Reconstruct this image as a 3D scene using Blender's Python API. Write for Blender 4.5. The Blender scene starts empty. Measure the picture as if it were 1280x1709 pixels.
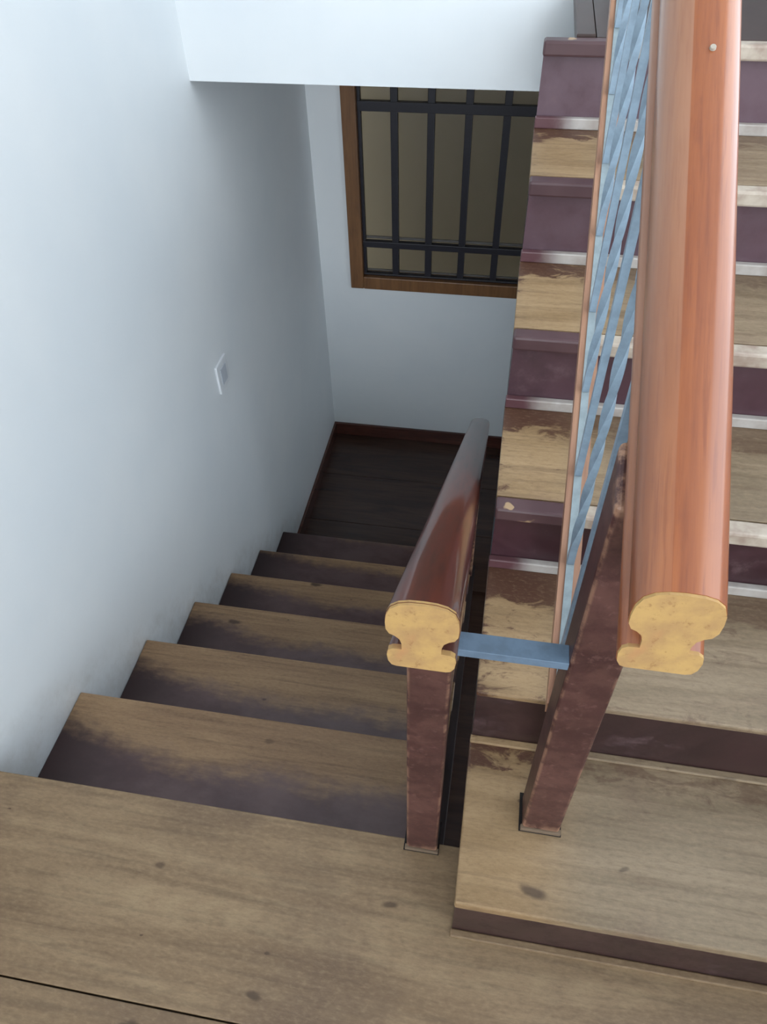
import bpy, bmesh, math, random
from mathutils import Vector, Matrix

random.seed(7)
S = 1.15                       # every length below is in survey units; S turns them into metres
SC = bpy.context.scene
COL = SC.collection

# ------------------------------------------------------------------ camera
def cam_axes(yaw, pitch, roll):
    cy, sy, cp, sp = math.cos(yaw), math.sin(yaw), math.cos(pitch), math.sin(pitch)
    f = Vector((-sy*cp, cy*cp, sp)); r = Vector((cy, sy, 0)); u = r.cross(f)
    c, s = math.cos(roll), math.sin(roll)
    return c*r + s*u, -s*r + c*u, f
CX, CY, CZ = 0.7946, -0.4308, 1.1980
_r, _u, _f = cam_axes(0.1923, -0.8056, -0.0324)
cd = bpy.data.cameras.new('camera'); cam = bpy.data.objects.new('camera', cd); COL.objects.link(cam)
cam.matrix_world = Matrix(((_r.x, _u.x, -_f.x, CX*S), (_r.y, _u.y, -_f.y, CY*S), (_r.z, _u.z, -_f.z, CZ*S), (0, 0, 0, 1)))
cd.sensor_fit = 'HORIZONTAL'; cd.sensor_width = 36.0; cd.lens = 1232.0/1280*36.0
cd.clip_start = 0.02
SC.camera = cam

# ------------------------------------------------------------------ world, light, exposure
w = bpy.data.worlds.new('world'); SC.world = w; w.use_nodes = True
bg = w.node_tree.nodes['Background']
bg.inputs['Color'].default_value = (0.78, 0.90, 1.0, 1); bg.inputs['Strength'].default_value = 3.0
def area(name, loc, rot, sx, sy, power, color):
    ld = bpy.data.lights.new(name, 'AREA'); ld.shape = 'RECTANGLE'; ld.size = sx*S; ld.size_y = sy*S
    ld.energy = power; ld.color = color
    o = bpy.data.objects.new(name, ld); COL.objects.link(o)
    o.location = Vector(loc)*S; o.rotation_euler = rot
    return o
# fill lights set in added window openings in the rear and right walls
area('fill_light_rear', (0.85, -4.52, 1.40), (math.pi/2, 0, 0), 1.5, 1.7, 150, (0.885, 0.94, 1.0))
area('fill_light_side', (1.715, 0.18, 1.60), (0, math.pi/2, 0), 1.3, 2.3, 27, (0.885, 0.94, 1.0))
area('fill_light_lower', (1.715, 0.85, -0.55), (0, math.pi/2, 0), 0.75, 0.95, 4.2, (0.885, 0.94, 1.0))
vs = SC.view_settings
vs.view_transform = 'Standard'; vs.look = 'None'; vs.gamma = 1.0; vs.use_curve_mapping = False
vs.exposure = -0.06

# ------------------------------------------------------------------ survey numbers
R1, G1 = 0.17, 0.2486               # descending flight: rise, going
XE, Y2, G2, R2 = 0.8125, 0.1108, 0.2324, 0.1407   # ascending flight: open end, second nosing, going, rise
YP = -0.1226
YB = 2.427                          # far wall
YC, ZBEAM = 1.417, 0.652            # header wall
ZL = -1.27                          # lower landing
XR = 1.70                           # right wall
YREAR, ZCEIL = -4.5, 2.4

# ------------------------------------------------------------------ material helpers
def lin(c):
    out = []
    for v in c[:3]:
        v /= 255.0
        out.append(v/12.92 if v <= 0.04045 else ((v+0.055)/1.055)**2.4)
    return (*out, 1.0)
class NT:
    def __init__(s, name):
        s.m = bpy.data.materials.new(name); s.m.use_nodes = True
        s.t = s.m.node_tree; s.b = s.t.nodes['Principled BSDF']
    def n(s, typ, **kw):
        nd = s.t.nodes.new(typ)
        for k, v in kw.items(): setattr(nd, k, v)
        return nd
    def put(s, sock, v):
        if isinstance(v, bpy.types.NodeSocket): s.t.links.new(v, sock)
        elif v is not None:
            if isinstance(v, (tuple, list)) and len(v) == 3 and sock.type == 'RGBA': v = (*v, 1)
            sock.default_value = v
    def coord(s, kind='Object'): return s.n('ShaderNodeTexCoord').outputs[kind]
    def rnd(s): return s.n('ShaderNodeObjectInfo').outputs['Random']
    def sep(s, v):
        nd = s.n('ShaderNodeSeparateXYZ'); s.put(nd.inputs[0], v); return nd.outputs
    def comb(s, x, y, z):
        nd = s.n('ShaderNodeCombineXYZ'); s.put(nd.inputs[0], x); s.put(nd.inputs[1], y); s.put(nd.inputs[2], z); return nd.outputs[0]
    def math(s, op, a, b=None, c=None, clamp=False):
        nd = s.n('ShaderNodeMath', operation=op); nd.use_clamp = clamp
        s.put(nd.inputs[0], a)
        if b is not None: s.put(nd.inputs[1], b)
        if c is not None: s.put(nd.inputs[2], c)
        return nd.outputs[0]
    def vmul(s, v, k):
        nd = s.n('ShaderNodeVectorMath', operation='MULTIPLY'); s.put(nd.inputs[0], v); nd.inputs[1].default_value = k; return nd.outputs[0]
    def vadd(s, v, k):
        nd = s.n('ShaderNodeVectorMath', operation='ADD'); s.put(nd.inputs[0], v); s.put(nd.inputs[1], k); return nd.outputs[0]
    def noise(s, v, scale, detail=4, rough=0.55, dist=0.0):
        nd = s.n('ShaderNodeTexNoise'); s.put(nd.inputs['Vector'], v); nd.inputs['Scale'].default_value = scale
        nd.inputs['Detail'].default_value = detail; nd.inputs['Roughness'].default_value = rough; nd.inputs['Distortion'].default_value = dist
        return nd.outputs['Fac']
    def ss(s, v, a, b, lo=0.0, hi=1.0):
        nd = s.n('ShaderNodeMapRange'); nd.interpolation_type = 'SMOOTHSTEP'
        s.put(nd.inputs['Value'], v); s.put(nd.inputs['From Min'], a); s.put(nd.inputs['From Max'], b)
        nd.inputs['To Min'].default_value = lo; nd.inputs['To Max'].default_value = hi
        return nd.outputs['Result']
    def mix(s, f, a, b):
        nd = s.n('ShaderNodeMix', data_type='RGBA'); s.put(nd.inputs['Factor'], f); s.put(nd.inputs[6], a); s.put(nd.inputs[7], b); return nd.outputs[2]
    def fmix(s, f, a, b):
        nd = s.n('ShaderNodeMix', data_type='FLOAT'); s.put(nd.inputs['Factor'], f); s.put(nd.inputs[2], a); s.put(nd.inputs[3], b); return nd.outputs[0]
    def bump(s, h, strength=0.2, dist=0.003):
        nd = s.n('ShaderNodeBump'); nd.inputs['Strength'].default_value = strength; nd.inputs['Distance'].default_value = dist
        s.put(nd.inputs['Height'], h); s.put(s.b.inputs['Normal'], nd.outputs[0])
    def out(s, col, rough=0.5, coat=0.0, coat_rough=0.1, spec=0.5, metal=0.0):
        s.put(s.b.inputs['Base Color'], col); s.put(s.b.inputs['Roughness'], rough)
        s.put(s.b.inputs['Coat Weight'], coat); s.put(s.b.inputs['Coat Roughness'], coat_rough)
        s.b.inputs['Specular IOR Level'].default_value = spec; s.b.inputs['Metallic'].default_value = metal
        return s.m

def grain(t, co, stretch=(1.0, 9.0, 9.0), off=True):
    """wood figure running along X; returns fine streaks and a broad figure"""
    v = co
    if off:
        r = t.rnd()
        v = t.vadd(co, t.comb(t.math('MULTIPLY', r, 17.0), t.math('MULTIPLY', r, 5.0), 0.0))
    fine = t.noise(t.vmul(v, (stretch[0]*4, stretch[1]*9, stretch[2]*9)), 1.0, 6, 0.6, 0.3)
    broad = t.noise(t.vmul(v, (stretch[0]*1.6, stretch[1]*1.2, stretch[2]*1.2)), 1.0, 5, 0.6, 1.2)
    return v, fine, broad

def spots(t, v, scale=11.0, lo=0.045, hi=0.085):
    """a few small dark knots, dents and burns of uneven size and outline"""
    wn = t.n('ShaderNodeTexNoise'); t.put(wn.inputs['Vector'], v); wn.inputs['Scale'].default_value = 14; wn.inputs['Detail'].default_value = 4
    wv = t.n('ShaderNodeVectorMath', operation='MULTIPLY_ADD'); t.put(wv.inputs[0], wn.outputs['Color']); wv.inputs[1].default_value = (.05, .03, 0); t.put(wv.inputs[2], v)
    vo = t.n('ShaderNodeTexVoronoi'); vo.feature = 'F1'; vo.voronoi_dimensions = '2D'
    t.put(vo.inputs['Vector'], t.vmul(wv.outputs[0], (0.6, 1.3, 1.0))); vo.inputs['Scale'].default_value = scale
    cs = t.sep(vo.outputs['Color'])
    pick = t.ss(cs[0], 0.45, 0.8)
    size = t.math('MULTIPLY_ADD', t.math('POWER', cs[1], 3.0), 0.16, 0.02)
    return t.math('MULTIPLY', pick, t.ss(t.math('DIVIDE', vo.outputs['Distance'], size), 0.4, 1.1, 1.0, 0.0))

def mat_floor():
    t = NT('worn_landing_board'); co = t.coord()
    v, fine, broad = grain(t, co)
    wv = t.n('ShaderNodeTexWave'); wv.wave_type = 'RINGS'; wv.rings_direction = 'Y'
    t.put(wv.inputs['Vector'], t.vmul(v, (0.5, 2.4, 1.0))); wv.inputs['Scale'].default_value = 9; wv.inputs['Distortion'].default_value = 9
    wv.inputs['Detail'].default_value = 3; wv.inputs['Detail Scale'].default_value = 1.2
    c = t.mix(t.ss(broad, 0.3, 0.7), lin((120, 97, 72)), lin((142, 118, 90)))
    c = t.mix(t.math('MULTIPLY', t.ss(fine, 0.45, 0.72), 0.45), c, lin((88, 71, 53)))
    c = t.mix(t.math('MULTIPLY', wv.outputs['Fac'], t.math('MULTIPLY', t.ss(broad, 0.45, 0.65), 0.28)), c, lin((160, 138, 106)))
    dirt = t.noise(co, 2.3, 5, 0.6, 0.5)
    c = t.mix(t.math('MULTIPLY', t.ss(dirt, 0.45, 0.72), 0.6), c, lin((88, 69, 55)))
    fk = t.noise(t.vmul(v, (.6, 1.6, 1)), 115.0, 5, .75)
    c = t.mix(t.ss(fk, .48, .72, 0, .28), c, lin((74, 54, 40)))
    c = t.mix(t.ss(fk, .52, .30, 0, .13), c, lin((196, 170, 134)))
    sp = spots(t, v, 9.0)
    c = t.mix(t.math('MULTIPLY', sp, 0.75), c, lin((58, 42, 30)))
    t.bump(fine, 0.15, 0.002)
    return t.out(c, t.fmix(t.ss(dirt, .3, .7), 0.55, 0.42), spec=0.4)

def mat_down_tread():
    """tan bare wood where feet have worn it, plum varnish left towards the riser"""
    t = NT('worn_tread_varnish_at_back'); co = t.coord()
    v, fine, broad = grain(t, co)
    s = t.sep(co)
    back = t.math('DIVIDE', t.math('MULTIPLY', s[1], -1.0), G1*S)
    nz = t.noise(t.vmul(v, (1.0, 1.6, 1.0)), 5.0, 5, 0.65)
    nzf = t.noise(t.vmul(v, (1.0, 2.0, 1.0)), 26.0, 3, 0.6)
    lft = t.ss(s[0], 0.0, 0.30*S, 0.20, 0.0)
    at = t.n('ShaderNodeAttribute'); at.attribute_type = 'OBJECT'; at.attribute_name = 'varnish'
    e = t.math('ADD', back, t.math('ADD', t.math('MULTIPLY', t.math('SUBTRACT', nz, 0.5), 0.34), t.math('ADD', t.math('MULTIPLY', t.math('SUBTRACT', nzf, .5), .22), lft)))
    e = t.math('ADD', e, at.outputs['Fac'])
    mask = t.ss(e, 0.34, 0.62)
    c = t.mix(t.ss(broad, 0.3, 0.7), lin((140, 109, 80)), lin((164, 132, 98)))
    c = t.mix(t.math('MULTIPLY', t.ss(fine, 0.45, 0.72), 0.5), c, lin((96, 70, 50)))
    fk = t.noise(t.vmul(v, (.6, 1.6, 1)), 115.0, 5, .75)
    c = t.mix(t.ss(fk, .48, .72, 0, .28), c, lin((74, 54, 40)))
    c = t.mix(t.ss(fk, .52, .30, 0, .13), c, lin((196, 170, 134)))
    sp = spots(t, v, 8.0)
    c = t.mix(t.math('MULTIPLY', sp, 0.8), c, lin((48, 30, 22)))
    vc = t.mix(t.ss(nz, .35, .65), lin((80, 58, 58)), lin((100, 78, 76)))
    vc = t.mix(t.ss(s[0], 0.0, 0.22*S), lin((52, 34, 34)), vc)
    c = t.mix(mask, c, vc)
    t.bump(fine, 0.15, 0.002)
    return t.out(c, t.fmix(mask, 0.55, 0.33), spec=0.45)

def mat_low_landing():
    t = NT('dark_varnished_landing'); co = t.coord()
    v, fine, broad = grain(t, co)
    c = t.mix(t.ss(broad, 0.3, 0.7), lin((50, 33, 28)), lin((72, 50, 40)))
    c = t.mix(t.math('MULTIPLY', t.ss(fine, 0.45, 0.7), 0.4), c, lin((34, 23, 20)))
    return t.out(c, 0.22, spec=0.5)

def mat_up_tread():
    t = NT('worn_tread_stained_ends'); co = t.coord()
    v, fine, broad = grain(t, co)
    s = t.sep(co)
    xl = t.ss(s[0], 0.07*S, 0.19*S)          # 0 at the open end, 1 beyond the railing
    c_l = t.mix(t.ss(broad, 0.32, 0.68), lin((138, 111, 78)), lin((163, 135, 100)))
    c_r = t.mix(t.ss(broad, 0.32, 0.68), lin((122, 105, 83)), lin((146, 127, 103)))
    c = t.mix(xl, c_l, c_r)
    c = t.mix(t.math('MULTIPLY', t.ss(fine, 0.45, 0.72), 0.45), c, lin((96, 74, 54)))
    # brown varnish remnants at the back corner and along the front edge
    st = t.noise(t.vmul(v, (1.0, 2.2, 1.0)), 14.0, 5, 0.7, 0.6)
    yb = t.math('DIVIDE', s[1], G2*S)
    amt = t.math('MAXIMUM', t.ss(yb, 0.55, 0.95, 0.0, 0.36), t.ss(yb, 0.0, 0.10, 0.10, 0.0))
    amt = t.math('ADD', amt, t.ss(s[0], 0.0, 0.03*S, 0.10, 0.0))
    at = t.n('ShaderNodeAttribute'); at.attribute_type = 'OBJECT'; at.attribute_name = 'stain'
    amt = t.math('ADD', amt, at.outputs['Fac'])
    mask = t.math('MULTIPLY', t.ss(t.math('ADD', st, amt), 0.66, 0.80), t.fmix(xl, 0.95, 0.45))
    c = t.mix(mask, c, lin((78, 48, 36)))
    big = t.noise(v, 3.0, 4, 0.6)
    c = t.mix(t.math('MULTIPLY', t.ss(big, .55, .75), .5), c, lin((106, 82, 70)))
    fk = t.noise(t.vmul(v, (.6, 1.6, 1)), 115.0, 5, .75)
    c = t.mix(t.ss(fk, .48, .72, 0, .28), c, lin((74, 54, 40)))
    c = t.mix(t.ss(fk, .52, .30, 0, .13), c, lin((196, 170, 134)))
    sp = spots(t, v, 10.0)
    c = t.mix(t.math('MULTIPLY', sp, 0.75), c, lin((52, 36, 28)))
    t.bump(fine, 0.15, 0.002)
    return t.out(c, 0.5, spec=0.4)

def mat_riser(name, c1, c2, rough=0.3):
    t = NT(name); co = t.coord()
    v, fine, broad = grain(t, co, (3, 3, 3))
    c = t.mix(t.ss(broad, .3, .7), lin(c1), lin(c2))
    scr = t.noise(t.vmul(v, (1, 1, 1)), 9, 6, .75)
    at = t.n('ShaderNodeAttribute'); at.attribute_type = 'OBJECT'; at.attribute_name = 'gloss_tone'   # bright gloss reflection on upper risers put into the colour, plus scuffs
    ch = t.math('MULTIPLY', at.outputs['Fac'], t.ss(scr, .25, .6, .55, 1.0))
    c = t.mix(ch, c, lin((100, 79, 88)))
    c = t.mix(t.math('MULTIPLY', t.ss(scr, .56, .75), .4), c, lin((122, 96, 98)))
    t.bump(scr, .1, .002)
    return t.out(c, t.fmix(t.ss(scr, .4, .7), rough, rough+.2), spec=.5)

def mat_nosing():
    """plum paint at the open end with tan chips, pale beyond it"""
    t = NT('nosing_plum_to_pale'); co = t.coord()
    s = t.sep(co); r = t.rnd()
    v = t.vadd(co, t.comb(t.math('MULTIPLY', r, 9.0), r, r))
    nz = t.noise(v, 16, 4, .6)
    x = t.math('ADD', s[0], t.math('MULTIPLY', t.math('SUBTRACT', nz, .5), .05*S))
    pale = t.ss(x, .105*S, .135*S)
    plum = t.mix(t.ss(t.noise(v, 5, 3), .35, .65), lin((68, 44, 48)), lin((92, 68, 70)))
    chip = t.ss(t.noise(v, 22, 2, .5), .63, .66)
    plum = t.mix(chip, plum, lin((176, 146, 112)))
    pc = t.mix(t.ss(nz, .35, .7), lin((190, 178, 162)), lin((150, 130, 116)))
    return t.out(t.mix(pale, plum, pc), .45, spec=.45)

def mat_trim():
    t = NT('riser_trim_pale'); co = t.coord()  # plum at the open end, pale grey beyond it
    s = t.sep(co); r = t.rnd()
    v = t.vadd(co, t.comb(t.math('MULTIPLY', r, 9.0), r, r))
    nz = t.noise(v, 14, 4, .6)
    x = t.math('ADD', s[0], t.math('MULTIPLY', t.math('SUBTRACT', nz, .5), .06*S))
    pale = t.ss(x, .03*S, .075*S)
    pc = t.mix(t.ss(nz, .35, .7), lin((184, 178, 172)), lin((160, 150, 142)))
    return t.out(t.mix(pale, lin((92, 60, 64)), pc), .4, spec=.5)

def mat_plain_wood(name, c1, c2, c3, axis=1, rough=.35, coat=.6, crough=.12, sc=1.0, cior=1.5, slope=0.0):
    t = NT(name); co = t.coord()
    if slope:
        q = t.sep(co); co = t.comb(q[0], q[1], t.math('MULTIPLY_ADD', q[1], -slope, q[2]))   # grain follows the pitch of the rail
    st = [14*sc, 14*sc, 14*sc]; st[axis] = 1.3*sc
    v = t.vmul(co, tuple(st))
    f1 = t.noise(v, 1.6, 5, .6, .4); f2 = t.noise(v, 7.0, 5, .65)
    c = t.mix(t.ss(f1, .3, .7), lin(c1), lin(c2))
    c = t.mix(t.math('MULTIPLY', t.ss(f2, .45, .7), .55), c, lin(c3))
    t.b.inputs['Coat IOR'].default_value = cior
    return t.out(c, rough, coat, crough, spec=.5)

def mat_rail_two_tone():
    """orange handrail with a paler strip along its left side, fading towards the near end"""
    t = NT('orange_handrail_varnish'); co = t.coord()
    s = t.sep(co)
    co = t.comb(s[0], s[1], t.math('MULTIPLY_ADD', s[1], -.6, s[2]))
    v = t.vmul(co, (26, 1.4, 26))
    f1 = t.noise(v, 1.6, 5, .6, .3); f2 = t.noise(v, 8.0, 5, .65); f3 = t.noise(co, 34, 4, .7)
    c = t.mix(t.ss(f1, .3, .7), lin((128, 66, 29)), lin((152, 86, 43)))
    c = t.mix(t.math('MULTIPLY', t.ss(f2, .45, .7), .5), c, lin((102, 44, 20)))
    c = t.mix(t.math('MULTIPLY', t.ss(f3, .5, .75), .15), c, lin((108, 50, 26)))
    p = t.mix(t.ss(f1, .3, .7), lin((142, 95, 69)), lin((156, 110, 83)))
    p = t.mix(t.math('MULTIPLY', t.ss(f2, .45, .7), .35), p, lin((122, 74, 52)))
    x = t.math('ADD', s[0], t.math('MULTIPLY', s[1], .0115))
    left = t.math('MULTIPLY', t.ss(x, -.0108*S, -.0098*S, 1, 0), t.ss(s[1], .0, .30*S, .25, 1.0))
    t.b.inputs['Coat IOR'].default_value = 1.5
    return t.out(t.mix(left, c, p), .42, .45, .15, spec=.45)

def mat_newel():
    t = NT('newel_plum_paint'); co = t.coord()
    n1 = t.noise(co, 26, 5, .7); n2 = t.noise(co, 90, 3, .6); n3 = t.noise(co, 7, 3)
    c = t.mix(t.ss(n1, .3, .7), lin((66, 38, 36)), lin((84, 52, 49)))
    c = t.mix(t.ss(n3, .4, .7), c, lin((58, 32, 31)))
    c = t.mix(t.math('MULTIPLY', t.ss(n2, .58, .72), .35), c, lin((112, 80, 74)))
    # paint rubbed through along the arrises
    g = t.n('ShaderNodeNewGeometry').outputs['Pointiness']
    wear = t.math('MULTIPLY', t.ss(g, .52, .56), t.ss(n1, .42, .6))
    c = t.mix(wear, c, lin((170, 130, 104)))
    t.bump(n1, .15, .002)
    return t.out(c, .42, spec=.45)

def mat_endgrain():
    t = NT('sawn_end_grain'); co = t.coord()
    n1 = t.noise(co, 30, 4, .6); n2 = t.noise(co, 140, 4, .7)
    c = t.mix(t.ss(n1, .35, .65), lin((184, 148, 92)), lin((166, 130, 86)))
    c = t.mix(t.math('MULTIPLY', t.ss(n2, .56, .7), .5), c, lin((128, 88, 52)))
    c = t.mix(t.math('MULTIPLY', t.ss(t.noise(co, 18, 2), .62, .7), .5), c, lin((176, 124, 84)))
    t.bump(n2, .3, .001)
    return t.out(c, .7, spec=.3)

def mat_metal(name, c, rough=.38):
    t = NT(name); co = t.coord()
    n = t.noise(co, 60, 3, .6)
    return t.out(t.mix(t.ss(n, .3, .7), lin(c), lin(tuple(k*.9 for k in c))), rough, spec=.5)

def mat_wall():
    t = NT('white_wall_paint'); co = t.coord()
    n1 = t.noise(co, 1.5, 4, .6); n2 = t.noise(co, 120, 3, .6)
    c = t.mix(t.ss(n1, .3, .7), lin((226, 229, 230)), lin((218, 223, 226)))
    # scuffs and mop dirt that follow the line of the steps
    s = t.sep(co)
    line = t.math('ADD', s[2], t.math('MULTIPLY', s[1], R1/G1))
    d = t.noise(co, 9, 5, .7)
    near = t.math('MULTIPLY', t.ss(line, .0, .11*S, 1, 0), t.ss(d, .35, .75))
    c = t.mix(t.math('MULTIPLY', near, .32), c, lin((150, 140, 122)))
    t.bump(n2, .06, .002)
    return t.out(c, .5, spec=.35)

def mat_flat(name, c, rough=.5, spec=.4):
    t = NT(name); co = t.coord(); n = t.noise(co, 12, 4, .6)
    return t.out(t.mix(t.ss(n, .3, .7), lin(c), lin(tuple(k*.92 for k in c))), rough, spec=spec)

def mat_glass():
    t = NT('frosted_window_glass'); co = t.coord()
    n = t.noise(co, 180, 3, .6)
    t.bump(n, .25, .002)
    t.b.inputs['Transmission Weight'].default_value = 1.0
    t.b.inputs['IOR'].default_value = 1.45
    return t.out(lin((196, 196, 194)), .32, spec=.5)

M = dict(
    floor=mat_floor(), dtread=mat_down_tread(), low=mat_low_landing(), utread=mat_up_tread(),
    driser=mat_riser('plum_riser_dark', (46, 29, 30), (62, 41, 41)),
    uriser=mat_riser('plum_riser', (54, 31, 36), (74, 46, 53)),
    nosing=mat_nosing(), trim=mat_trim(), newel=mat_newel(), end=mat_endgrain(),
    rail_o=mat_rail_two_tone(),
    rail_d=mat_plain_wood('mahogany_handrail_varnish', (84, 32, 19), (106, 45, 27), (58, 22, 15), 1, .3, .7, .06, cior=1.5, slope=-.68),
    brail=mat_plain_wood('bottom_rail_wood', (150, 108, 84), (172, 130, 102), (112, 72, 56), 1, .45, .2, .2, slope=.6),
    metal=mat_metal('blue_grey_steel_paint', (138, 158, 174)), tie=mat_metal('blue_grey_steel_shaded', (98, 118, 138)),  # tie bar: same steel paint, its shade put into a darker colour
    flatbar=mat_metal('pale_grey_steel', (140, 152, 156)),
    wall=mat_wall(), ceil=mat_flat('white_ceiling_paint', (228, 230, 230), .7),
    frame=mat_plain_wood('window_frame_brown', (112, 76, 46), (128, 90, 56), (88, 58, 36), 2, .45, .1, .3),
    grille=mat_metal('black_iron_paint', (36, 34, 42), .45),
    base=mat_plain_wood('baseboard_dark_wood', (70, 38, 32), (90, 52, 42), (48, 26, 22), 0, .25, .4, .1),
    string=mat_flat('dark_stringer_paint', (40, 28, 28), .35), switch=mat_flat('white_switch_plastic', (226, 229, 232), .35),
    caulk=mat_flat('grimy_newel_shoe', (116, 98, 80), .7), black=mat_flat('dark_grout', (34, 28, 26), .8),
    brass=mat_flat('filled_nail_head', (170, 160, 146), .5), outer=mat_flat('outside_wall_render', (168, 150, 122), .85),
    glass=mat_glass(), sash=mat_flat('grey_sash_bead', (104, 100, 96), .5), edge=mat_flat('dark_edge_board', (66, 50, 45), .45),
    rocker=mat_flat('grey_switch_rocker', (190, 196, 204), .35), sub=mat_flat('subfloor_concrete', (96, 88, 80), .9),
)

# ------------------------------------------------------------------ mesh helpers (survey units in, metres out)
def tag(o, label=None, cat=None, group=None, kind=None):
    if label: o['label'] = label
    if cat: o['category'] = cat
    if group: o['group'] = group
    if kind: o['kind'] = kind
    return o
def wloc(o):
    v = Vector(o.location)
    while o.parent: o = o.parent; v += Vector(o.location)
    return v
def link(name, me, mat, parent=None, loc=(0, 0, 0)):
    o = bpy.data.objects.new(name, me); COL.objects.link(o)
    if mat and not me.materials: me.materials.append(mat)
    l = Vector(loc)*S
    if parent: o.parent = parent; l = l - wloc(parent)
    o.location = l
    return o
def empty(name, loc):
    o = bpy.data.objects.new(name, None); COL.objects.link(o); o.location = Vector(loc)*S; o.empty_display_size = .1
    return o
def mesh(bm, name='mesh', smooth=False):
    bmesh.ops.recalc_face_normals(bm, faces=bm.faces[:])
    me = bpy.data.meshes.new(name); bm.to_mesh(me); bm.free()
    if smooth:
        for p in me.polygons: p.use_smooth = True
    return me
def bbox(bm, a, b):
    x0, y0, z0 = a; x1, y1, z1 = b
    vs = [bm.verts.new((x*S, y*S, z*S)) for x in (x0, x1) for y in (y0, y1) for z in (z0, z1)]
    for f in ((0, 1, 3, 2), (4, 6, 7, 5), (0, 4, 5, 1), (2, 3, 7, 6), (0, 2, 6, 4), (1, 5, 7, 3)):
        bm.faces.new([vs[i] for i in f])
def box_me(a, b, bevel=0.0, seg=2):
    bm = bmesh.new(); bbox(bm, a, b)
    if bevel:
        bmesh.ops.bevel(bm, geom=bm.edges[:], offset=bevel*S, segments=seg, profile=.5, affect='EDGES')
    return mesh(bm)
def box(name, a, b, mat, parent=None, bevel=0.0, origin=None):
    """box from world corner a to b; origin defaults to corner a"""
    o = origin or a
    return link(name, box_me([a[i]-o[i] for i in range(3)], [b[i]-o[i] for i in range(3)], bevel), mat, parent, o)
def prism_x(pts, x0, x1):
    """polygon in (y, z) extruded along x"""
    bm = bmesh.new()
    A = [bm.verts.new((x0*S, y*S, z*S)) for y, z in pts]; B = [bm.verts.new((x1*S, y*S, z*S)) for y, z in pts]
    bm.faces.new(A); bm.faces.new(B[::-1]); n = len(pts)
    for i in range(n): bm.faces.new((A[i], A[(i+1) % n], B[(i+1) % n], B[i]))
    return mesh(bm)

# ------------------------------------------------------------------ the setting
def multi_box(name, boxes, mat, label=None):
    bm = bmesh.new()
    for a, b in boxes: bbox(bm, a, b)
    return tag(link(name, mesh(bm), mat), label, None, None, 'structure')
T = .12
multi_box('wall_left', [((-T, YREAR, ZL-.15), (0, YB, ZCEIL))], M['wall'], 'plain white plastered wall beside the descending steps')
# far wall with the window opening
WX0, WX1, WZ0, WZ1 = .131, 1.10, -.432, .60
multi_box('wall_far', [((-T, YB, ZL-.15), (WX0, YB+T, ZCEIL)), ((WX1, YB, ZL-.15), (XR+T, YB+T, ZCEIL)),
                       ((WX0, YB, ZL-.15), (WX1, YB+T, WZ0)), ((WX0, YB, WZ1), (WX1, YB+T, ZCEIL))], M['wall'], 'white far wall with the barred window')
multi_box('wall_header', [((0, YC, ZBEAM), (.935, YC+T, ZCEIL)), ((0, YC+T, ZBEAM), (.80, YB, ZBEAM+.12))], M['wall'], 'white header wall hanging over the lower landing')
QY0, QY1, QZ0, QZ1 = -1.0, 1.36, .93, 2.27
PY0, PY1, PZ0, PZ1 = .35, 1.35, -.95, -.15
multi_box('wall_right', [((XR, YREAR, ZL-.15), (XR+T, QY0, ZCEIL)), ((XR, QY1, ZL-.15), (XR+T, YB, ZCEIL)),
                         ((XR, QY0, ZL-.15), (XR+T, PY0, QZ0)), ((XR, PY1, ZL-.15), (XR+T, QY1, QZ0)), ((XR, PY0, ZL-.15), (XR+T, PY1, PZ0)), ((XR, PY0, PZ1), (XR+T, PY1, QZ0)), ((XR, QY0, QZ1), (XR+T, QY1, ZCEIL))], M['wall'], 'white wall right of the ascending steps')
# rear wall with a tall opening added for fill light (behind the camera)
RX0, RX1, RZ0, RZ1 = .08, 1.62, .53, 2.27
multi_box('wall_rear', [((-T, YREAR-T, -.2), (RX0, YREAR, ZCEIL)), ((RX1, YREAR-T, -.2), (XR+T, YREAR, ZCEIL)),
                        ((RX0, YREAR-T, -.2), (RX1, YREAR, RZ0)), ((RX0, YREAR-T, RZ1), (RX1, YREAR, ZCEIL))], M['wall'], 'white wall behind the landing with a tall added opening')
multi_box('ceiling', [((-T, YREAR-T, ZCEIL), (XR+T, YB+T, ZCEIL+T))], M['ceil'], 'white ceiling over the stairwell')
# closed stairwell under the landing and the flights
multi_box('wall_under_landing', [((0, -.10, ZL-.15), (XR, -.02, -.19))], M['string'], 'dark wall under the edge of the landing')

# landing floor: concrete slab with wide boards on it
fl = multi_box('floor', [((0, YREAR, -.19), (XR, -.02, -.022))], M['sub'], 'worn wooden landing at the head of the descending steps')
pw = .2805
y1 = 0.0; k = 0
while y1 > YREAR + .02:
    y0 = max(y1 - pw + (.0022), YREAR)
    b = box('plank', (0.0, y0, -.022), (XR, y1, 0), M['floor'], fl, .0015)
    y1 -= pw; k += 1
# lower landing
low = multi_box('floor_lower', [((0, -.02, ZL-.15), (XR, YB, ZL-.02))], M['low'], 'dark varnished lower landing below the window')
y1 = YB
while y1 > 6*G1+.03:
    y0 = max(y1-.31+.002, 6*G1-.01)
    box('plank', (0, y0, ZL-.02), (XR, y1, ZL), M['low'], low, .001); y1 -= .31
def baseboard(name, a, b, label):
    tag(box(name, a, b, M['base'], None, .003), label, None, None, 'structure')
baseboard('baseboard_far', (0, YB-.014, ZL), (XR, YB, ZL+.072), 'dark wooden baseboard under the window')
baseboard('baseboard_left', (0, 6*G1+.04, ZL), (.012, YB-.014, ZL+.072), 'dark wooden baseboard along the lower left wall')

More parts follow.
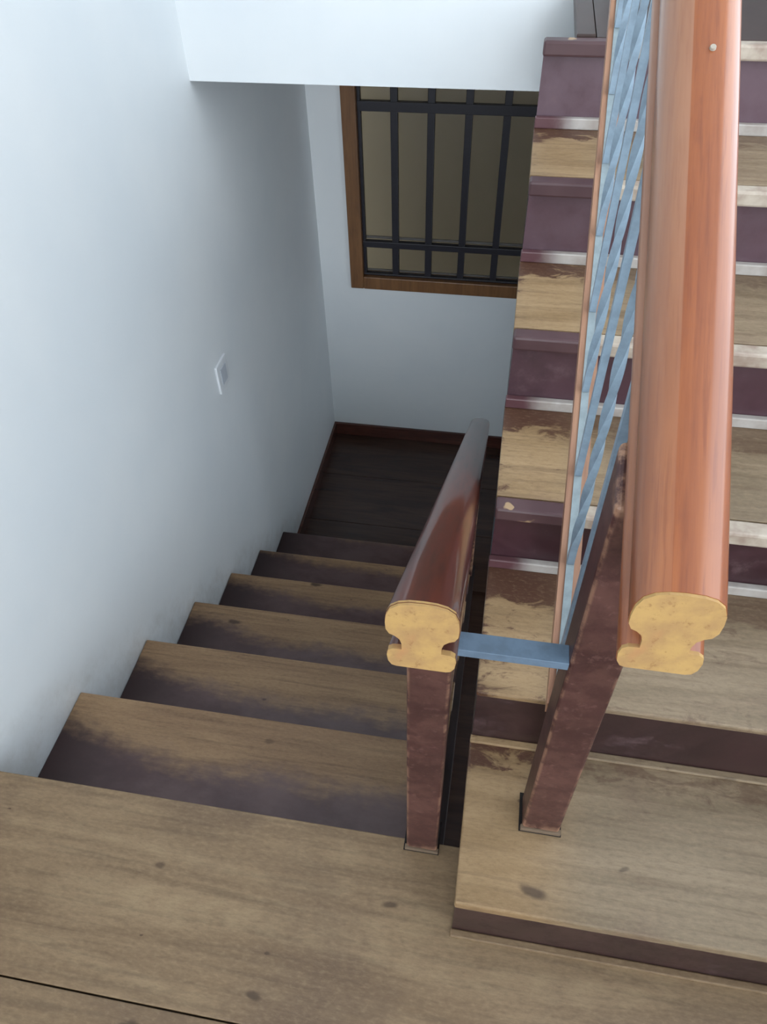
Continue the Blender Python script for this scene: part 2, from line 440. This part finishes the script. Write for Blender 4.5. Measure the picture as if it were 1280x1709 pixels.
# barred window in the far wall
w1 = empty('window_1', ((WX0+WX1)/2, YB, WZ0)); tag(w1, 'brown framed frosted window behind a black iron grille', None, None, 'structure')
fw = .056; yo, yi = YB-.018, YB+.05
box('frame_jamb', (WX0, yo, WZ0), (WX0+fw, yi, WZ1), M['frame'], w1, .004)
box('frame_jamb', (WX1-fw, yo, WZ0), (WX1, yi, WZ1), M['frame'], w1, .004)
box('frame_sill', (WX0+fw, yo, WZ0), (WX1-fw, yi, WZ0+fw), M['frame'], w1, .004)
box('frame_head', (WX0+fw, yo, WZ1-fw), (WX1-fw, yi, WZ1), M['frame'], w1, .004)
gx0, gx1, gz0, gz1 = WX0+fw, WX1-fw, WZ0+fw, WZ1-fw
ys0, ys1 = YB+.006, YB+.028
bars = [gx0+.006] + [.323+.1365*i for i in range(6)]
for i, bx in enumerate(bars):
    hw = .006 if i == 0 else .0135
    if bx+hw < gx1: box('grille_bar', (bx-hw, ys0, gz0), (bx+hw, ys1, gz1), M['grille'], w1, .002)
box('grille_rail', (gx0, ys0-.004, .270), (gx1, ys1-.002, .304), M['grille'], w1, .002)
box('grille_rail', (gx0, ys0-.004, -.252), (gx1, ys1-.002, -.226), M['grille'], w1, .002)
box('grille_rail', (gx0, ys0-.003, gz0), (gx1, ys1-.002, gz0+.008), M['grille'], w1, .002)
box('sash_bar', (gx0, YB+.029, -.224), (gx1, YB+.034, -.214), M['sash'], w1)
box('sash_bar', (gx0, YB+.029, gz0+.008), (gx1, YB+.034, gz0+.016), M['sash'], w1)
box('pane', (gx0, YB+.034, gz0), (gx1, YB+.039, gz1), M['glass'], w1)
# neighbouring wall across the light shaft outside that window
tag(box('outside_wall', (-.6, YB+.40, -2.0), (2.2, YB+.50, 1.25), M['outer'], None), 'tan rendered wall seen dimly through the frosted glass', 'wall', None, 'structure')
tag(box('outside_ground', (-.6, YB+T, -2.1), (2.2, YB+.40, -2.0), M['sub'], None), 'grey floor of the shaft outside the barred window', 'ground', None, 'structure')

# frame of the added rear window, unseen behind the camera
w2 = empty('fill_window_rear', ((RX0+RX1)/2, YREAR, RZ0)); tag(w2, 'brown frame of the added tall window behind the landing', None, None, 'structure')
for nm, a, b in (('frame_jamb', (RX0, YREAR-.08, RZ0), (RX0+.04, YREAR+.01, RZ1)), ('frame_jamb', (RX1-.04, YREAR-.08, RZ0), (RX1, YREAR+.01, RZ1)),  # frame parts of the added rear window
                 ('frame_sill', (RX0+.04, YREAR-.08, RZ0), (RX1-.04, YREAR+.01, RZ0+.04)), ('frame_head', (RX0+.04, YREAR-.08, RZ1-.04), (RX1-.04, YREAR+.01, RZ1))):
    box(nm, a, b, M['frame'], w2, .003)

w3 = empty('fill_window_side', (XR, (QY0+QY1)/2, QZ0)); tag(w3, 'brown frame of the added high window in the right wall', None, None, 'structure')  # unseen high window, added to carry the side fill light
for nm, a, b in (('frame_jamb', (XR-.01, QY0, QZ0), (XR+.08, QY0+.035, QZ1)), ('frame_jamb', (XR-.01, QY1-.035, QZ0), (XR+.08, QY1, QZ1)),  # frame parts of the added high window
                 ('frame_sill', (XR-.01, QY0+.035, QZ0), (XR+.08, QY1-.035, QZ0+.035)), ('frame_head', (XR-.01, QY0+.035, QZ1-.035), (XR+.08, QY1-.035, QZ1))):
    box(nm, a, b, M['frame'], w3, .003)

w4 = empty('fill_window_lower', (XR, (PY0+PY1)/2, PZ0)); tag(w4, 'brown frame of the added low window in the right wall under the ascending flight', None, None, 'structure')  # unseen low window, added to brighten the lower stairwell
for nm, a, b in (('frame_jamb', (XR-.01, PY0, PZ0), (XR+.08, PY0+.025, PZ1)), ('frame_jamb', (XR-.01, PY1-.025, PZ0), (XR+.08, PY1, PZ1)),  # frame parts of the added low window
                 ('frame_sill', (XR-.01, PY0+.025, PZ0), (XR+.08, PY1-.025, PZ0+.025)), ('frame_head', (XR-.01, PY0+.025, PZ1-.025), (XR+.08, PY1-.025, PZ1))):
    box(nm, a, b, M['frame'], w4, .003)

# ------------------------------------------------------------------ descending flight
XD = .772
ds = empty('staircase', (0, 0, ZL)); tag(ds, 'flight of worn brown steps going down along the white wall', 'staircase')
tm = box_me((0, -G1-.012, -.022), (XD, 0, 0), .003)
rm = box_me((0, 0, 0), (XD, .014, R1-.022), 0)
for k in range(1, 7):
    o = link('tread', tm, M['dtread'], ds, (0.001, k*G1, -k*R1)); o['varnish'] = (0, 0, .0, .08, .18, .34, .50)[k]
for k in range(0, 6):
    link('riser', rm, M['driser'], ds, (0.001, k*G1-.028, -(k+1)*R1))
box('riser', (.001, 6*G1-.028, ZL), (XD, 6*G1-.014, -6*R1-.022), M['driser'], ds)
pts = [(-.018, -.03), (-.018, -.25)]
pts = [(.0, -.05), (6*G1-.02, -6*R1-.05), (6*G1-.02, ZL), (6*G1-.22, ZL), (.0, -.36)]
link('stringer', prism_x(pts, XD, .788), M['string'], ds, (0, 0, 0))

# ------------------------------------------------------------------ ascending flight
us = empty('staircase', (XE, YP, 0)); tag(us, 'flight of plum and tan steps going up behind the railing', 'staircase')
W = XR-XE-.001
NT_ = .024                                       # nosing thickness
ny = [YP] + [Y2+i*G2 for i in range(5)]          # nosing lines of steps 1..6
def up_nosing(): return box_me((0, -.012, -NT_), (W, .016, 0), .004)
nm = up_nosing()
for i in range(5):                               # treads 1..5
    y0, z = ny[i], (i+1)*R2; dep = ny[i+1]-y0
    o = link('tread', box_me((0, .017 if i > 1 else 0, -.02 if i != 1 else -.012), (W, dep+.012, 0), .001 if i > 1 else .003), M['utread'], us, (XE, y0, z)); o['stain'] = (-.12, .10, .04, 0, 0)[i]
for i in range(6):
    y0, z = ny[i], (i+1)*R2
    if i > 1:
        link('nosing', nm, M['nosing'], us, (XE, y0, z))
    th = NT_ if i > 1 else (.020 if i == 0 else .012)
    o = box('riser', (XE+.002, y0+.006, z-R2), (XR-.001, y0+.02, z-th), M['uriser'] if i > 1 else M['driser'], us); o['gloss_tone'] = (0, 0, 0, .25, .6, .9)[i]
    if i:
        link('riser_trim', box_me((0, -.006, 0), (W, .006, (.019 if i > 1 else .006)), .002), M['trim'] if i > 1 else M['utread'], us, (XE, y0, z-R2))
    else:
        link('riser_trim', box_me((0, -.005, 0), (W, .006, .006), .002), M['floor'], us, (XE, y0, 0))
# head of the flight: boards of the upper floor with a dark edge board
z6 = 6*R2
me = box_me((.088, .017, -.02), (W, YC-ny[5]-.002, 0), .001); link('tread', me, M['edge'], us, (XE, ny[5], z6))
link('edge_board', box_me((.054, .017, -.02), (.086, YC-ny[5]-.002, .004), .002), M['edge'], us, (XE, ny[5], z6))
# closed dark side of the flight
saw = []
for i in range(6):
    z = (i+1)*R2
    saw += [(ny[i]+.021, i*R2+.0 if i == 0 else i*R2-.021), (ny[i]+.021, z-.024)]
saw += [(ny[5]+.04, z6-.024), (ny[5]+.04, z6-.30), (Y2+.05, -.02), (ny[0]+.021, .0)]
pts = [(saw[0][0], 0.0)] + saw[1:-1]
pts = pts[:-1] + [(Y2+.16, 0.0)]
link('stringer', prism_x(pts, XE+.004, XE+.03), M['string'], us, (0, 0, 0))
# soffit under the flight
link('soffit', prism_x([(Y2+.20, .0), (YC-.004, z6-.21), (YC-.004, z6-.16), (Y2+.16, .04)], XE+.03, XR-.001), M['string'], us, (0, 0, 0))
# upper floor beyond the header wall
tag(box('floor_upper', (.94, YC, z6-.16), (XR, YB, z6), M['edge'], None), 'dark boards of the upper floor past the top step', None, None, 'structure')

# ------------------------------------------------------------------ railings
HALF = [(0, .030), (.011, .0294), (.0195, .0268), (.0260, .0212), (.0293, .0125), (.0302, .003), (.0298, -.0065), (.0270, -.0125), (.0225, -.0148), (.0185, -.0190), (.0168, -.0250), (.0166, -.0335),
        (.0245, -.0340), (.0283, -.0370), (.0295, -.0440), (.0285, -.0530), (.0255, -.0585), (.0215, -.0600)]
PROF = HALF + [(-x, z) for x, z in HALF[:0:-1]]
def fill_sym(bm, ring):
    """close a left-right symmetric ring with a strip of quads (concave necks stay clean)"""
    n = len(ring)
    if n == 4: bm.faces.new(ring); return
    h = n//2
    bm.faces.new((ring[0], ring[1], ring[n-1]))
    for i in range(1, h):
        q = [ring[i], ring[i+1], ring[n-i-1], ring[n-i]]
        if q[1] is q[2]: q.pop(2)
        bm.faces.new(q)
    if n % 2 == 1: pass
def rail_mesh(p0, p1, prof=PROF, cut0=True):
    """profile (x, z) with plumb-cut ends carried from p0 to p1; coordinates relative to p0"""
    bm = bmesh.new(); n = len(prof); d = Vector(p1)-Vector(p0); segs = 12; rings = []
    for k in range(segs+1):
        q = d*(k/segs)
        rings.append([bm.verts.new(((q.x+x)*S, q.y*S, (q.z+z)*S)) for x, z in prof])
    sides = []
    for a, b in zip(rings, rings[1:]):
        for i in range(n): sides.append(bm.faces.new((a[i], a[(i+1) % n], b[(i+1) % n], b[i])))
    for rg in (rings[0], rings[-1]): fill_sym(bm, rg)
    bmesh.ops.recalc_face_normals(bm, faces=bm.faces[:])
    for f in sides: f.smooth = n > 8
    me = bpy.data.meshes.new('handrail'); bm.to_mesh(me); bm.free()
    if n > 8: me.set_sharp_from_angle(angle=math.radians(48))      # neck and flange corners stay crisp
    return me
def end_cap(prof=PROF, sc=.985, t=.0025):
    bm = bmesh.new(); n = len(prof)
    A = [bm.verts.new((x*S*sc, -t*S, (z*sc)*S)) for x, z in prof]; B = [bm.verts.new((x*S*sc, t*S, (z*sc)*S)) for x, z in prof]
    for i in range(n): bm.faces.new((A[i], A[(i+1) % n], B[(i+1) % n], B[i]))
    fill_sym(bm, A); fill_sym(bm, B)
    return mesh(bm)
def newel(parent, x0, x1, y0, y1, z0, z1, slope):
    bm = bmesh.new()
    x0 -= 0; v = []
    cx, cy = (x0+x1)/2, (y0+y1)/2
    for x in (x0, x1):
        for y in (y0, y1):
            for z in (z0, z1 + slope*(y-cy)):
                v.append(bm.verts.new(((x-cx)*S, (y-cy)*S, (z-z0)*S)))
    for f in ((0, 1, 3, 2), (4, 6, 7, 5), (0, 4, 5, 1), (2, 3, 7, 6), (0, 2, 6, 4), (1, 5, 7, 3)): bm.faces.new([v[i] for i in f])
    bmesh.ops.subdivide_edges(bm, edges=[e for e in bm.edges if abs(e.verts[0].co.z-e.verts[1].co.z) > .3*S], cuts=24, use_grid_fill=True)
    es = [e for e in bm.edges if len(e.link_faces) == 2 and e.calc_face_angle() > 1.0]
    bmesh.ops.bevel(bm, geom=es, offset=.0045*S, segments=3, profile=.5, affect='EDGES')
    o = link('newel_post', mesh(bm), M['newel'], parent, (cx, cy, z0))
    box('foot_trim', (x0-.002, y0-.003, z0), (x1+.002, y0+.004, z0+.009), M['caulk'], o, .001)
    box('foot_joint', (x0-.004, y0-.0035, z0), (x1+.003, y1+.003, z0+.002), M['black'], o)
    return o
BS = .0043
def bar_mesh(h, twist):
    bm = bmesh.new(); n = 1 if not twist else int(h/.006)
    rings = []
    for k in range(n+1):
        z = h*k/n; u = z/h
        a = 0.0
        if twist: a = 2*math.pi*1.5*min(1, max(0, (u-.08)/.84))
        r = BS*math.sqrt(2)
        rings.append([bm.verts.new((r*math.cos(a+math.pi/4+i*math.pi/2)*S, r*math.sin(a+math.pi/4+i*math.pi/2)*S, z*S)) for i in range(4)])
    for a, b in zip(rings, rings[1:]):
        for i in range(4): bm.faces.new((a[i], a[(i+1) % 4], b[(i+1) % 4], b[i]))
    bm.faces.new(rings[0]); bm.faces.new(rings[-1][::-1])
    me = mesh(bm, smooth=twist)
    if twist: me.set_sharp_from_angle(angle=math.radians(40))
    return me
def railing(name, label, foot, p0, slope_v, y_end, rail_mat, post, b_off, b0, nb, bx, bslope=None, lower_post=None):
    root = empty(name, foot); tag(root, label, 'railing')
    L = y_end-p0[1]
    p1 = (p0[0]+slope_v[0]*L, y_end, p0[2]+slope_v[1]*L)
    hr = link('handrail', rail_mesh(p0, p1), rail_mat, root, p0)
    e = link('end_grain', end_cap(), M['end'], hr, p0); e['label'] = 'bare sawn yellow end of the handrail'
    newel(root, *post)
    # wooden bottom rail, flat steel bar on it, square bars between
    bxs, by0, bz0, bye, bdx, bsl = bx
    BL = bye-by0; pr = [(-.0125, -.020), (.0125, -.020), (.0125, 0), (-.0125, 0)]
    link('bottom_rail', rail_mesh((bxs, by0, bz0), (bxs+bdx*BL, bye, bz0+bsl*BL), pr), M['brail'], root, (bxs, by0, bz0))
    pr = [(-.0048, 0.0), (.0048, 0.0), (.0048, .0025), (-.0048, .0025)]
    link('flat_bar', rail_mesh((bxs, by0, bz0), (bxs+bdx*BL, bye, bz0+bsl*BL), pr), M['flatbar'], root, (bxs, by0, bz0))
    for i in range(nb):
        y = b0+b_off*i
        xb = bxs+bdx*(y-by0); zb = bz0+bsl*(y-by0)+.001
        xt = xb; zt = p0[2]+slope_v[1]*(y-p0[1])-.058
        h = math.sqrt((zt-zb)**2+(xt-xb)**2)
        o = link('baluster', bar_mesh(h, i % 2 == 1), M['metal'], root, (xb, y, zb))
        o.rotation_euler = (0, math.atan2(xt-xb, zt-zb), 0)
    return root, hr
# ascending railing (right)
ur, uhr = railing('stair_railing', 'orange wooden handrail with blue-grey steel bars rising with the steps', (.9205, .012, R2),
    (.9295, -.114, .7875), (-.0115, .600), 1.36, M['rail_o'],
    (.8949, .9461, -.012, .036, R2, .80, .6), .0975, .0858, 13, (.9065, .036, .404, 1.32, .0085, .60))
# tiny filled nail on its top
bm = bmesh.new(); bmesh.ops.create_cone(bm, cap_ends=True, segments=12, radius1=.0026*S, radius2=.0022*S, depth=.002*S)
NAILY = .243
o = link('nail_head', mesh(bm), M['brass'], uhr, (.9295-.0115*(NAILY+.114)+.004, NAILY, .7875+.6*(NAILY+.114)+.0310))
o.rotation_euler = (math.atan(.6), 0, 0)
# descending railing (left)
dr, dhr = railing('stair_railing', 'dark mahogany handrail going down over the descending steps', (.757, .008, 0),
    (.757, -.092, .712), (0.0, -.680), 1.42, M['rail_d'],
    (.7324, .7803, -.0144, .030, 0, .572, -.68), .125, .14, 9, (.757, .03, .06, 1.36, 0.0, -.684))
box('newel_post', (.735, 1.34, -6*R1+0.0), (.779, 1.384, -.345), M['newel'], dr, .004)

# steel flat bar tying the two newels together
tag(box('steel_tie_bar', (.7803, -.0115, .5525), (.895, .0110, .5642), M['tie'], None, .0006), 'short blue-grey steel bar joining the two newel posts', 'metal bar')

# ------------------------------------------------------------------ light switch on the left wall
sw = empty('wall_switch', (0, 1.243, -.066)); tag(sw, 'white light switch plate on the left wall', 'light switch')
box('plate', (0, 1.203, -.112), (.0075, 1.283, -.020), M['switch'], sw, .002)
box('rocker', (.0075, 1.222, -.092), (.0095, 1.264, -.040), M['rocker'], sw, .0008)
